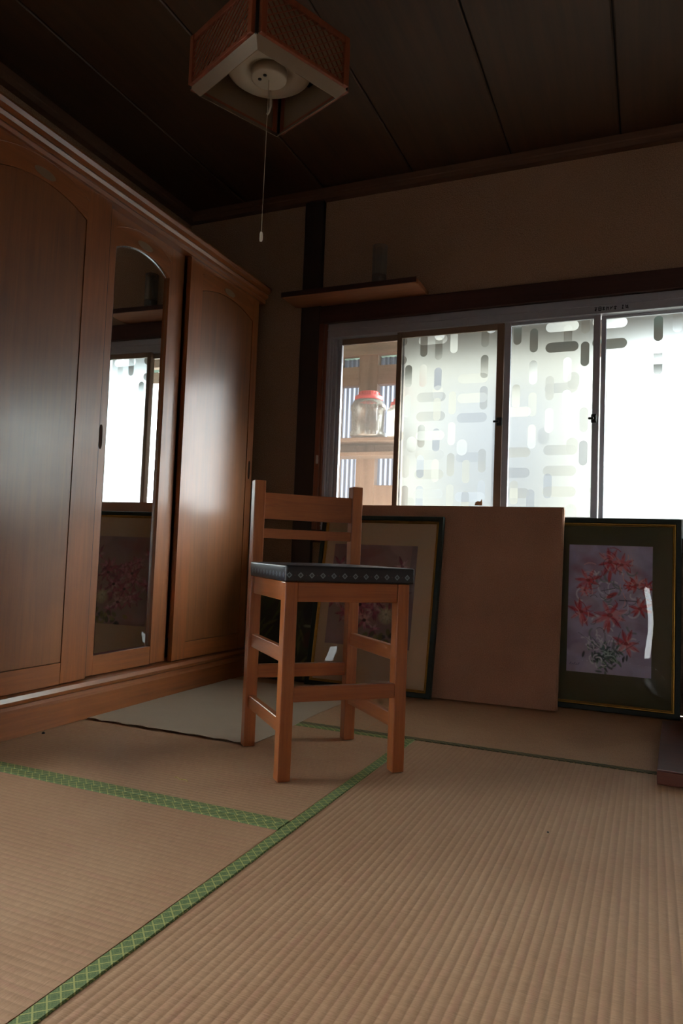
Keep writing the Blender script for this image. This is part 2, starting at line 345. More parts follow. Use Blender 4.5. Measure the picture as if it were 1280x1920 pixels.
# dark posts, head beam and sill of the window
struct(B().box(-1.752, YB-.03, 0, -1.640, YB, ZC-.06, .003).build('trim_3', 'dark_post'))
bb = B(); bb.box(-1.640, YB-.03, WZ1, XR, YB+.02, 1.953, .003); struct(bb.build('trim_4', 'beam'))
struct(B().box(-1.640, YB-.035, .690, XR, YB+.02, .757, .003).build('trim_5', 'beam'))
bb = B(); bb.box(-1.640, YB-.028, .757, -1.612, YB+.03, WZ1, .002); bb.box(-1.612, YB-.018, .757, -1.598, YB+.03, WZ1, .002); struct(bb.build('trim_6', 'jamb'))

# ------------------------------------------------------------------ tatami mats
def mat_obj(label, x0, x1, y0, y1, ax, edges, cloth, zr=0.0, cloth_w=.034):
    """ax = axis along which the ridges repeat; edges: list of 'x0','x1','y0','y1' that carry cloth"""
    r = thing('tatami_mat', label, 'tatami', ((x0+x1)/2, (y0+y1)/2, -.0575), 0, 'tatami mats')
    ox, oy, oz = r.location
    cw = cloth_w
    X0, X1, Y0, Y1 = x0-ox, x1-ox, y0-oy, y1-oy
    ix0 = X0+(cw if 'x0' in edges else .001); ix1 = X1-(cw if 'x1' in edges else .001); iy0 = Y0+(cw if 'y0' in edges else .001); iy1 = Y1-(cw if 'y1' in edges else .001)
    core = B().box(X0+.001, Y0+.001, 0, X1-.001, Y1-.001, .051)
    core.build('mat_core', 'tan', r)
    # ridged rush surface
    a0, a1, c0, c1 = (ix0, ix1, iy0, iy1) if ax == 'X' else (iy0, iy1, ix0, ix1)
    P = .0165; prof = []; a = a0
    k0 = math.floor(a0/P); offs = [(0, -.0005), (.12, -.0001), (.5, .0001), (.88, -.0001)]
    for k in range(k0, math.ceil(a1/P)+1):
        for o, h in offs:
            q = (k+o)*P
            if a0 < q < a1: prof.append((q, h))
    prof = [(a0, -.0005)]+prof+[(a1, -.0005)]
    nseg = 8; verts = []; faces = []
    for j in range(nseg+1):
        c = c0+(c1-c0)*j/nseg
        for q, h in prof: verts.append((q, c, .055+h) if ax == 'X' else (c, q, .055+h))
    n = len(prof)
    for j in range(nseg):
        for i in range(n-1):
            f = (j*n+i, j*n+i+1, (j+1)*n+i+1, (j+1)*n+i); faces.append(f if ax == 'X' else f[::-1])
    me = bpy.data.meshes.new('rush_surface'); me.from_pydata(verts, [], faces); me.update()
    for p in me.polygons: p.use_smooth = True
    me.materials.append(M['tatami_'+ax.lower()]); o = bpy.data.objects.new('rush_surface', me); COL.objects.link(o); o.parent = r
    for e in edges:
        bm = bmesh.new(); uvl = bm.loops.layers.uv.new('UVMap')
        if e[0] == 'x':
            u0, u1 = Y0+.001, Y1-.001; v0, v1 = (X0+.001, X0+cw) if e == 'x0' else (X1-cw, X1-.001)
            mk = lambda u, v, z: (v, u, z)
        else:
            u0, u1 = X0+.001, X1-.001; v0, v1 = (Y0+.001, Y0+cw) if e == 'y0' else (Y1-cw, Y1-.001)
            mk = lambda u, v, z: (u, v, z)
        prof2 = [(v0, .03), (v0, .0555), (v0+.002, .0572), (v1-.002, .0572), (v1, .0555), (v1, .052)]
        N = 24; rows = []
        for i in range(N+1):
            u = u0+(u1-u0)*i/N; wv_ = .0004*math.sin(i*1.7)
            rows.append([(bm.verts.new(mk(u, v+(wv_ if 0 < k < 5 else 0), z)), u, v) for k, (v, z) in enumerate(prof2)])
        for A, C_ in zip(rows, rows[1:]):
            for k in range(5):
                q = [A[k], A[k+1], C_[k+1], C_[k]]; f = bm.faces.new([x[0] for x in q])
                for lp, x in zip(f.loops, q): lp[uvl].uv = (x[1], x[2]-v0)
        for R_ in (rows[0], rows[-1]):
            f = bm.faces.new([x[0] for x in R_])
            for lp, x in zip(f.loops, R_): lp[uvl].uv = (x[1], x[2]-v0)
        bmesh.ops.recalc_face_normals(bm, faces=bm.faces[:])
        me = bpy.data.meshes.new('border_cloth'); bm.to_mesh(me); bm.free(); me.materials.append(M[cloth]); o = bpy.data.objects.new('border_cloth', me); COL.objects.link(o); o.parent = r
    return r
SX, SX2, SY1, SY2 = -.778, .130, 1.545, 2.458
mat_obj('tatami mat filling the right foreground, ridges running towards the window', SX, SX2, .66, SY2, 'X', ['x0', 'x1'], 'heri')
mat_obj('tatami mat in the left foreground, nearest the camera left of the green seam', XL, SX-.001, .62, SY1, 'Y', ['y1', 'y0'], 'heri')
mat_obj('tatami mat under the stool and in front of the wardrobe', XL, SX-.001, SY1, SY2, 'Y', ['y0', 'y1'], 'heri', cloth_w=.030)
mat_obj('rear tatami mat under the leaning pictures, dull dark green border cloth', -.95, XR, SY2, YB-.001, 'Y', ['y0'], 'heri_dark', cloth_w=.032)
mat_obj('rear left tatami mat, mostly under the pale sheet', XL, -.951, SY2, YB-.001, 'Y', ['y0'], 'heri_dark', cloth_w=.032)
mat_obj('tatami mat at the right edge beside the low red board', SX2+.001, XR, .66, SY2, 'X', ['x0'], 'heri')
mat_obj('tatami mat behind the camera, out of view', XL, XR, YF, .618, 'Y', ['y1'], 'heri')

# ------------------------------------------------------------------ pale sheet on the floor
bm = bmesh.new(); NX, NY = 44, 20; x0, x1, y0, y1 = -1.893, -1.193, 2.10, 3.085; g = []
for j in range(NY+1):
    row = []
    for i in range(NX+1):
        x = x0+(x1-x0)*i/NX; y = y0+(y1-y0)*j/NY; e = max(0, 1-(y-y0)/.05); z = .0026+.0028*e*abs(math.sin(i*.55+.4*math.sin(i*.31)))+.0006*math.sin(x*9+y*7)
        row.append(bm.verts.new((x+.004*math.sin(y*9), y+.003*math.sin(i*.9)*e, z)))
    g.append(row)
for j in range(NY):
    for i in range(NX): bm.faces.new((g[j][i], g[j][i+1], g[j+1][i+1], g[j+1][i]))
ex = bmesh.ops.extrude_face_region(bm, geom=bm.faces[:]); 
for v in ex['geom']:
    if isinstance(v, bmesh.types.BMVert): v.co.z -= .0012
bmesh.ops.recalc_face_normals(bm, faces=bm.faces[:])
q = B(); q.bm.free(); q.bm = bm
tag(q.build('floor_sheet', 'paper'), 'pale grey-white sheet lying on the tatami against the wardrobe plinth', 'floor sheet')

# ------------------------------------------------------------------ wardrobe
W = thing('wardrobe', 'long reddish-brown wooden wardrobe with three arched sliding doors, middle one mirrored', 'wardrobe', (-2.19, 2.35, 0))
wo = Vector((2.19, -2.35, 0))
def Wb(): return B()
def wbuild(bb, name, mats, parent=W, first=True):
    bb.bm.transform(Matrix.Translation(wo)); return bb.build(name, mats, parent)
FX = -1.895           # front plane of front doors
WY0, WY1 = 1.45, 3.225
wbuild(Wb().box(-2.49, WY0, .10, FX-.005, WY0+.022, 1.96), 'side_panel', 'wardrobe')
wbuild(Wb().box(-2.49, WY1-.022, .10, FX-.005, WY1, 1.96, .003), 'side_panel', 'wardrobe')
wbuild(Wb().box(-2.49, WY0+.022, .10, -2.475, WY1-.022, 1.96), 'back_panel', 'wardrobe')
wbuild(Wb().box(-2.475, WY0+.022, .125, FX-.06, WY1-.022, .15), 'bottom_panel', 'wardrobe_y')
cor = [(-2.49, 1.955), (FX+.002, 1.935), (FX+.012, 1.935), (FX+.016, 1.948), (FX+.012, 1.956), (FX+.026, 1.963), (FX+.032, 1.975), (FX+.026, 1.983), (FX+.044, 1.990), (FX+.050, 2.004), (FX+.046, 2.014), (FX+.030, 2.020), (-2.49, 2.020)]
wbuild(Wb().prism(cor, 'Y', WY0-.03, WY1+.03), 'cornice', 'wardrobe_y')
pl = [(-2.49, 0), (FX+.012, 0), (FX+.012, .082), (FX+.004, .090), (FX+.002, .102), (FX+.014, .108), (FX+.018, .120), (FX+.012, .134), (FX-.002, .138), (-2.49, .138)]
wbuild(Wb().prism(pl[:4]+pl[4:5]+[(-2.49, .10)], 'Y', WY0, WY1), 'plinth', 'wardrobe_y')
wbuild(Wb().prism([(FX-.05, .103)]+pl[4:9]+[(FX-.05, .138)], 'Y', WY0-.004, WY1+.004), 'plinth_moulding', 'wardrobe_y')

def arch(ya, yb, ze, rise, n=20):
    c = (ya+yb)/2; h = (yb-ya)/2; R = (h*h+rise*rise)/(2*rise)
    return [(ya+(yb-ya)*i/n, ze+rise-R+math.sqrt(max(0, R*R-(ya+(yb-ya)*i/n-c)**2))) for i in range(n+1)]
def door(y0, y1, pa, pb, xf, mirror, ze, handle_y, hside, label=None):
    """one sliding door: y0..y1 overall, pa..pb the arched panel, xf its front plane"""
    th = .022; zt, zb = 1.938, .142; zp = .218
    A = arch(pa, pb, ze, .045)
    d = Wb(); x0 = xf-th
    # stiles as frame mesh (this is the door object)
    d.prism([(x0, zb), (xf-.004, zb), (xf, zb+.003), (xf, zt), (x0, zt)], 'Y', y0, pa)
    d.prism([(x0, zb), (xf-.004, zb), (xf, zb+.003), (xf, zt), (x0, zt)], 'Y', pb, y1)
    D = wbuild(d, 'door', 'wardrobe')
    if label: D['label'] = label
    wbuild(Wb().box(x0, pa+.0008, zb, xf-.0008, pb-.0008, zp-.001, .0008), 'bottom_rail', 'wardrobe_y', D)
    # arched top rail
    wbuild(Wb().prism([(y, z+.001) for y, z in A]+[(pb, zt), (pa, zt)], 'X', x0, xf-.0006), 'arched_rail', 'wardrobe_y', D)
    # engraved upper arc as a thin raised bead
    U = arch(pa-.005, pb+.005, ze+.055, .045)
    wbuild(Wb().tube([(xf+.0002, y, z+.020) for y, z in U], .0012, 6), 'arc_bead', 'wardrobe_y', D)
    # oval inlay
    cy = (pa+pb)/2; e = bmesh.new(); pts = [(.046*math.cos(a*math.pi/18), .015*math.sin(a*math.pi/18)) for a in range(36)]
    o = Wb().prism([(cy+p, ze+.071+q) for p, q in pts], 'X', xf-.003, xf+.0018); wbuild(o, 'oval_inlay', 'oval', D)
    if mirror:
        I = arch(pa+.006, pb-.006, ze-.004, .044)
        o = Wb().prism([(pa+.006, zp+.006), (pb-.006, zp+.006)]+I[::-1], 'X', xf-.012, xf-.0055); MR = Matrix.Translation((-.003, 0, 0)) @ Matrix.Translation((xf-.0055, (pa+pb)/2, 0)) @ Matrix.Rotation(math.radians(1.9), 4, 'Z') @ Matrix.Translation((-xf+.0055, -(pa+pb)/2, 0)); o.bm.transform(MR); m_ = wbuild(o, 'mirror', 'mirror', D)
        O2 = arch(pa, pb, ze, .045); I2 = arch(pa+.006, pb-.006, ze-.004, .044)
        bb = bmesh.new(); outer = [(pa, zp), (pb, zp)]+O2[::-1]; inner = [(pa+.006, zp+.006), (pb-.006, zp+.006)]+I2[::-1]
        vo_ = [bb.verts.new((xf-.0038, *p)) for p in outer]; vi = [bb.verts.new((xf-.0054, *p)) for p in inner]; vb = [bb.verts.new((xf-.012, *p)) for p in outer]
        for i in range(len(outer)):
            j = (i+1) % len(outer); bb.faces.new((vo_[i], vo_[j], vi[j], vi[i])); bb.faces.new((vb[i], vb[j], vo_[j], vo_[i]))
        bmesh.ops.recalc_face_normals(bb, faces=bb.faces[:]); bb.transform(MR); q = B(); q.bm.free(); q.bm = bb; wbuild(q, 'mirror_bevel', 'bevel', D)
    else:
        I = arch(pa+.0015, pb-.0015, ze-.001, .045)
        o = Wb().prism([(pa+.0015, zp+.0015), (pb-.0015, zp+.0015)]+I[::-1], 'X', xf-.016, xf-.003); wbuild(o, 'door_panel', 'wardrobe_panel', D)
    # recessed pull
    if handle_y:
        pts = [(.0085*math.cos(a)*1.0, .047*(1 if math.sin(a) > 0 else -1)*abs(math.sin(a))**.4) for a in [i*math.pi/14 for i in range(28)]]
        o = Wb().prism([(handle_y+p, 1.046+q) for p, q in pts], 'X', xf-.004, xf+.0012); h_ = wbuild(o, 'recessed_pull', 'handle_dark', D)
    return D
door(1.478, 2.090, 1.560, 1.968, FX, False, 1.812, None, 0)
door(2.060, 2.600, 2.160, 2.500, FX-.030, True, 1.798, 2.133, -1)
door(2.610, 3.215, 2.705, 3.160, FX, False, 1.812, 3.186, 1)
wbuild(Wb().box(FX-.030, 2.0925, .142, FX-.0275, 2.1225, 1.938), 'shade_strip', 'groove')  # dark strip standing in for the shade in the recess beside the mirrored door
bb = Wb(); bb.box(FX-.06, WY0+.022, 1.938, FX+.001, WY1-.022, 1.955); wbuild(bb, 'head_rail', 'wardrobe_y')

# ------------------------------------------------------------------ stool chair
s2 = math.sqrt(.5)
CH = thing('counter_stool', 'reddish-brown wooden counter stool with low back and navy diamond-print vinyl seat', 'chair', (-.936, 1.801, 0), math.radians(45))
# local: x = width (u), y = depth (w)
def leg(x0, y0, z1, rec=0):
    return B().box(x0, y0, 0, x0+.038, y0+.040, z1, .003, 2)
leg(0, 0, .553).build('leg', 'chair', CH); leg(.352, 0, .553).build('leg', 'chair', CH)
leg(0, .378, .872).build('leg', 'chair', CH); leg(.352, .378, .872).build('leg', 'chair', CH)
B().box(.038, .003, .497, .352, .023, .553, .002).build('front_apron', 'chair_x', CH)
B().box(.038, .395, .497, .352, .415, .553, .002).build('back_apron', 'chair_x', CH)
for x in (.010, .360):
    B().box(x, .040, .497, x+.020, .378, .553, .002).build('side_apron', 'chair_y', CH)
    B().box(x, .040, .322, x+.020, .378, .365, .002).build('side_stretcher', 'chair_y', CH)
    B().box(x, .040, .124, x+.020, .378, .165, .002).build('side_stretcher', 'chair_y', CH)
B().box(.038, .001, .217, .352, .024, .260, .003, 2).build('front_stretcher', 'chair_x', CH)
B().box(.038, .390, .218, .352, .411, .262, .003, 2).build('back_stretcher', 'chair_x', CH)
def slat(z0, z1):
    bb = B(); pts = []; n = 12
    f0 = [(.038+.314*i/n, .386+.010*math.sin(math.pi*i/n)) for i in range(n+1)]; f1 = [(x, y+.018) for x, y in f0]
    bb.prism(f0+f1[::-1], 'Z', z0, z1, bev=.0012); return bb
slat(.744, .832).build('back_rail', 'chair_x', CH); slat(.680, .712).build('back_slat', 'chair_x', CH)
# seat pad, UV in metres
bm = bmesh.new(); bmesh.ops.create_cube(bm, size=1)
for v in bm.verts: v.co = Vector((.198+v.co.x*.404, .183+v.co.y*.388, .5775+v.co.z*.046))
bmesh.ops.bevel(bm, geom=bm.edges[:], offset=.006, segments=3, profile=.55, affect='EDGES')
bmesh.ops.subdivide_edges(bm, edges=[e for e in bm.edges if e.calc_length() > .1], cuts=6, use_grid_fill=True)
for v in bm.verts:
    if v.co.z > .59: v.co.z += .004*max(0, 1-((v.co.x-.198)/.2)**2)*max(0, 1-((v.co.y-.183)/.19)**2)
uvl = bm.loops.layers.uv.new('UVMap'); bm.normal_update()
for f in bm.faces:
    f.smooth = True; n = f.normal
    for lp in f.loops:
        c = lp.vert.co
        if abs(n.z) > .7: lp[uvl].uv = (c.x+.010, c.y+.031)
        elif abs(n.y) > abs(n.x): lp[uvl].uv = (c.x+.010, c.z-.538)
        else: lp[uvl].uv = (c.y+.006, c.z-.538)
q = B(); q.bm.free(); q.bm = bm; q.build('seat_pad', 'vinyl', CH)

# ------------------------------------------------------------------ the window: sashes, tracks, patterned glass
WN = sroot('window_1')
b = B(); b.box(-1.598, YB-.005, 1.785, WX1, YB+.09, WZ1, .002); b.box(-1.598, YB-.012, 1.822, WX1, YB-.004, 1.828); b.build('head_track', 'alu', WN)
b = B(); b.box(-1.598, YB-.005, .757, WX1, YB+.09, .800, .002); b.box(-1.598, YB-.012, .775, WX1, YB-.005, .781); b.build('sill_track', 'alu', WN)
b = B(); b.box(-1.598, YB-.008, .80, -1.582, YB+.09, 1.785, .001); b.box(-1.582, YB+.005, .80, -1.572, YB+.09, 1.785, .001); b.box(-1.572, YB+.02, .80, -1.553, YB+.09, 1.785, .001); b.build('side_jamb', 'alu', WN)
B().box(WX1-.02, YB-.008, .80, WX1, YB+.09, 1.785, .001).build('side_jamb', 'alu', WN)
def sash(x0, x1, y, ls, rs, glass, lm='alu', rm='alu', top=.030):
    r = B()
    r.box(x0, y-.012, .80, x0+ls, y+.012, 1.785, .0015); s_ = r.build('sash_stile', lm, WN)
    B().box(x1-rs, y-.012, .80, x1, y+.012, 1.785, .0015).build('sash_stile', rm, WN)
    b = B(); b.box(x0+ls, y-.010, 1.785-top, x1-rs, y+.010, 1.785); b.build('sash_rail', rm, WN)
    b = B(); b.box(x0+ls, y-.010, .80, x1-rs, y+.010, .845); b.build('sash_rail', rm, WN)
    g = B(); g.box(x0+ls, y-.002, .845, x1-rs, y+.002, 1.785-top)
    if glass == 'frosted':
        g.bm.faces.ensure_lookup_table()
        g.bm.normal_update()
        for f in g.bm.faces: f.material_index = 0 if f.normal.y < -.9 else 1
        return g.build('glass_pane', ['frosted', 'glass_back'], WN)
    return g.build('glass_pane', 'glass', WN)
yi, yo = YB+.020, YB+.052
sash(-1.553, -1.178, yo, .020, .022, 'clear', 'alu', 'alu_dark')
sash(-1.210, -.662, yi, .026, .034, 'frosted', 'alu_dark', 'alu_dark')
sash(-.660, -.222, yo-.030+.0, .030, .030, 'frosted', 'alu', 'alu', .016)
sash(-.220, .42, yo, .022, .030, 'frosted', 'alu', 'alu', .012)
sash(.425, 1.04, yi, .030, .030, 'frosted')
# catches on the stiles
for x, z, s in ((-.674, 1.301, .014), (-.243, 1.299, .012)):
    b = B(); b.box(x-s, YB-.004, z-.020, x+s, YB+.008, z+.020, .003); b.box(x-s*2.0, YB-.014, z-.006, x, YB-.004, z+.004, .002); b.build('sash_catch', 'black', WN)
# faded handwriting on the head track: a row of brushed marks
rnd = random.Random(11); b = B(); xx = -.248
glyph = [[(0, .9, .9, .9), (.45, 1, .45, 0), (.1, .5, .8, .55), (.1, .1, .4, .4)], [(.1, 1, .1, .1), (.1, 1, .9, 1), (.9, 1, .9, .1), (.1, .55, .9, .55), (.1, .1, .9, .1)],
         [(.1, .8, .9, .85), (.5, 1, .4, .1), (.1, .3, .5, .6), (.5, .5, .9, .2)], [(0, .6, .9, .7), (.3, 1, .25, 0), (.7, .9, .75, .1)],
         [(.1, .8, .4, .6), (.1, .2, .9, .9)], [(0, .7, 1, .8), (.2, .3, .8, .3), (.5, 1, .5, 0)], None, [(.2, .9, .6, 1), (.6, 1, .2, .1), (.2, .1, .8, .2)],
         [(.1, 1, .3, .1), (.4, .6, .9, .9), (.5, .9, .9, 0), (.3, .3, 1, .4)]]
for g in glyph:
    if g:
        for (u0, v0, u1, v1) in g:
            p = Vector((xx+u0*.0135, 0, 1.7965+v0*.0185)); e = Vector((xx+u1*.0135, 0, 1.7965+v1*.0185)); d = (e-p).normalized()*.5; nrm = Vector((-d.z, 0, d.x)).normalized()*.0017
            b.prism([(p.x+nrm.x, p.z+nrm.z), (p.x-nrm.x, p.z-nrm.z), (e.x-nrm.x, e.z-nrm.z), (e.x+nrm.x, e.z+nrm.z)], 'Y', YB-.0056, YB-.0049)
    xx += .0165
b.build('handwriting', 'ink', WN)
B().box(-1.628, YB-.034, 1.105, -1.615, YB-.028, 1.150, .002).build('small_steel_latch', 'steel', WN)

# left window behind the camera's field of view: plain glazed
W2 = sroot('window_2'); b = B()
b.box(XL-.08, DY0, DZ0, XL-.02, DY0+.04, DZ1); b.box(XL-.08, DY1-.04, DZ0, XL-.02, DY1, DZ1); b.box(XL-.08, DY0+.04, DZ0, XL-.02, DY1-.04, DZ0+.05); b.box(XL-.08, DY0+.04, DZ1-.04, XL-.02, DY1-.04, DZ1)
b.box(XL-.08, .25, DZ0+.05, XL-.02, .31, DZ1-.04); b.build('window_frame', 'jamb', W2)
for a, c in ((DY0+.04, .25), (.31, DY1-.04)): B().box(XL-.052, a, DZ0+.05, XL-.048, c, DZ1-.04).build('glass_pane', 'glass', W2)

W3 = sroot('window_3'); b = B(); b.box(FX0, YF-.07, FZ0, FX0+.03, YF-.02, FZ1); b.box(FX1-.03, YF-.07, FZ0, FX1, YF-.02, FZ1); b.box(FX0+.03, YF-.07, FZ0, FX1-.03, YF-.02, FZ0+.03); b.box(FX0+.03, YF-.07, FZ1-.03, FX1-.03, YF-.02, FZ1); b.build('window_frame', 'jamb', W3)
B().box(FX0+.03, YF-.052, FZ0+.03, FX1-.03, YF-.048, FZ1-.03).build('glass_pane', 'glass', W3)

# ------------------------------------------------------------------ sunroom outside
SY = 4.30
SR = sroot('wall_sunroom')
def pz(x0, x1, z0, z1, y0=SY, y1=SY+.06, m='sun_wood', n='post'): return B().box(x0, y0, z0, x1, y1, z1, .002).build(n, m, SR)
pz(-2.14, -1.89, -.3, 2.02); pz(-1.76, -1.63, -.3, 2.02); pz(-1.45, -1.425, -.3, 2.02)
pz(1.9, 2.0, -.3, 2.02)
for x0, x1 in ((-1.89, -1.76), (-1.63, -1.45)):
    pz(x0, x1, 1.26, 1.36, m='sun_wood_x', n='rail'); pz(x0, x1, 1.735, 1.86, m='sun_wood_x', n='rail'); pz(x0, x1, -.3, 1.08 if x0 > -1.7 else .95, n='lower_board', m='sun_wood')
pz(-2.14, 2.0, 1.93, 2.03, m='sun_wood_x', n='rail', y0=SY-.02, y1=SY+.04)
B().box(-2.14, 4.60, 1.90, 2.0, 4.62, 1.985, .002).build('fascia', 'sun_wood_x', SR)
B().box(-2.14, SY-.15, 1.250, -1.27, SY-.001, 1.275, .002).build('ledge', 'sun_wood_x', SR)
B().box(-2.14, SY-.17, 1.340, -1.27, SY-.001, 1.362, .002).build('ledge', 'sun_wood_x', SR)
B().box(-2.14, YB+.12, -.3, -2.10, SY-.001, 2.14).build('end_board', 'sun_wood', SR)
# diagonal brace
b = B(); b.prism([(YB+.15, 2.08), (YB+.25, 2.08), (SY-.02, 1.72), (SY-.02, 1.60)], 'X', -2.08, -2.02); b.build('brace', 'sun_wood', SR)
def corrug(x0, x1, z0, z1, y, m='corrugated'):
    n = max(8, int((x1-x0)/.032*6)); pts = [(x0+(x1-x0)*i/n, y+.007*math.sin(2*math.pi*(x1-x0)/.032*i/n)) for i in range(n+1)]
    b = B(); b.prism(pts+[(x, yy+.0012) for x, yy in pts[::-1]], 'Z', z0, z1); return b
corrug(-1.93, -1.72, .9, 1.80, SY+.075).build('corrugated_sheet', 'corrugated', SR)
corrug(-1.66, -1.43, 1.0, 1.80, SY+.075).build('corrugated_sheet', 'corrugated', SR)
corrug(-2.14, -1.43, 1.80, 1.93, SY+.075).build('corrugated_sheet', 'corrugated', SR)
# roof
n = 180; zz = lambda y: 2.16-.08*(y-YB-.1)
RF = sroot('ceiling_sunroom')
b = B(); pts = [(-2.2+4.3*i/n, .010*math.sin(i*2*math.pi*134/4/n)) for i in range(n+1)]
bm = bmesh.new(); A = [[bm.verts.new((x, y, (2.20 if y < 4 else 1.985)+h)) for x, h in pts] for y in (YB+.1, 4.62)]
for i in range(n): bm.faces.new((A[0][i], A[0][i+1], A[1][i+1], A[1][i]))
ex = bmesh.ops.extrude_face_region(bm, geom=bm.faces[:])
for v in ex['geom']:
    if isinstance(v, bmesh.types.BMVert): v.co.z += .0015
bmesh.ops.recalc_face_normals(bm, faces=bm.faces[:]); q = B(); q.bm.free(); q.bm = bm; q.build('roof_sheet', 'corrugated_green', RF)
for y, z in ((3.70, 2.105), (4.0, 2.05)): B().box(-2.14, y, z, 2.0, y+.045, z+.045).build('purlin', 'skirt', RF)
B().box(-2.14, YB+.10, 2.02, 2.0, YB+.16, 2.16).build('purlin', 'skirt', RF)
NB = sroot('wall_sky_blocker')  # invented house, added to dim the sky behind the left-hand panes
B().box(-9, 6.4, -.3, -.25, 9, 4.6).build('blocker_wall', 'concrete', NB)
B().prism([(6.0, 4.5), (9.4, 4.5), (7.7, 5.7)], 'X', -9.3, .05).build('blocker_roof', 'dark_board', NB)
for x in (-6.2, -3.6, -1.6):
    B().box(x, 6.36, .9, x+.9, 6.42, 2.0).build('blocker_window_frame', 'alu', NB)
struct(B().box(-9, YB+.1, -.35, 9, 16, -.30).build('ground', 'ground'))
struct(B().box(-14, -9, -.36, XL-.1, YB+.1, -.30).build('ground_side', 'ground'))

# jars on the sunroom ledge
def jar(loc, sc, label):
    r = thing('glass_jar', label, 'jar', loc, 0, 'big lidded jars in the sunroom')
    p = [(0, 0), (.100, 0), (.109, .008), (.110, .02)]+[(.110, .02)]
    prof = [(0, .0), (.100, .0), (.110, .010), (.110, .035), (.106, .040), (.106, .165), (.111, .170), (.109, .200), (.096, .232), (.074, .248), (.074, .262), (.072, .262), (.072, .248), (.094, .230), (.106, .200), (.103, .170), (.103, .040), (.106, .012), (0, .004)]
    prof = [(a*sc, z*sc) for a, z in prof]
    B().lathe(prof, 40).build('jar_body', 'jar', r)
    b = B()
    for k in range(28):                                             # pressed flutes round shoulder and foot
        a = 2*math.pi*k/28
        for z0, z1 in ((.012, .036), (.176, .206)):
            b.box(.1075*sc, -.005*sc, z0*sc, .1125*sc, .005*sc, z1*sc, .0015*sc, mtx=Matrix.Rotation(a, 4, 'Z'))
    stuff(b.build('flutes', 'jar', r))
    B().lathe([(a*sc, z*sc) for a, z in [(0, .292), (.060, .292), (.064, .288), (.066, .268), (.088, .262), (.090, .240), (.086, .236), (.077, .238), (.077, .262), (0, .268)]], 36).build('lid', 'lidpink', r)
    b = B()
    for k in range(24):
        b.box(.064*sc, -.002*sc, .268*sc, .0675*sc, .002*sc, .286*sc, mtx=Matrix.Rotation(2*math.pi*k/24, 4, 'Z'))
    stuff(b.build('lid_grips', 'lidpink', r))
    return r
jar((-1.635, SY-.125, 1.363), 1.0, 'large clear jar with pink screw lid on the sunroom ledge, in front')
jar((-1.415, SY-.118, 1.363), .82, 'smaller pink-lidded jar just right of and behind the large jar')

# ------------------------------------------------------------------ wall shelf and what stands on it
SH = thing('wall_shelf', 'plain brown wooden shelf on the head beam above the left end of the window', 'shelf', (-1.4, YB, 1.955))
b = B(); b.prism([(-.365, 0), (-.365, -.03), (.395, -.03), (.395, 0)][:0] or [(-.38, -.205), (.318, -.205), (.345, -.195), (.352, -.180), (.352, 0), (-.235, 0), (-.235, -.031), (-.360, -.031), (-.38, -.05)], 'Z', 0, .026, bev=.002)
b.build('shelf_board', 'shelf', SH)
B().box(-.382, -.209, .001, .352, -.2052, .027, .001).build('front_lipping', 'beam', SH)
V = thing('glass_tumbler', 'narrow glass with grey base and dark stick inside, standing on the wall shelf', 'glass', (-1.275, 3.335, 1.982))
B().lathe([(0, 0), (.034, 0), (.037, .004), (.038, .19), (.040, .215), (.0375, .215), (.036, .19), (.035, .06), (0, .058)], 32).build('tumbler_body', 'vase', V)
B().lathe([(0, .001), (.033, .001), (.0355, .006), (.0358, .062), (0, .062)], 28).build('grey_filling', plain('grey_filling', srgb(84, 76, 72), .8), V)
B().box(-.015, -.010, .063, .011, .010, .212, .002).build('dark_stick', 'black', V)
K = thing('small_box', 'small dark box standing on the wall shelf, seen only in the mirror', 'box', (-1.12, 3.405, 1.982))
B().box(-.020, -.018, 0, .020, .018, .045, .002).build('box_body', 'dark_board', K)
B().box(-.021, -.019, .045, .021, .019, .055, .002).build('box_lid', 'black', K)

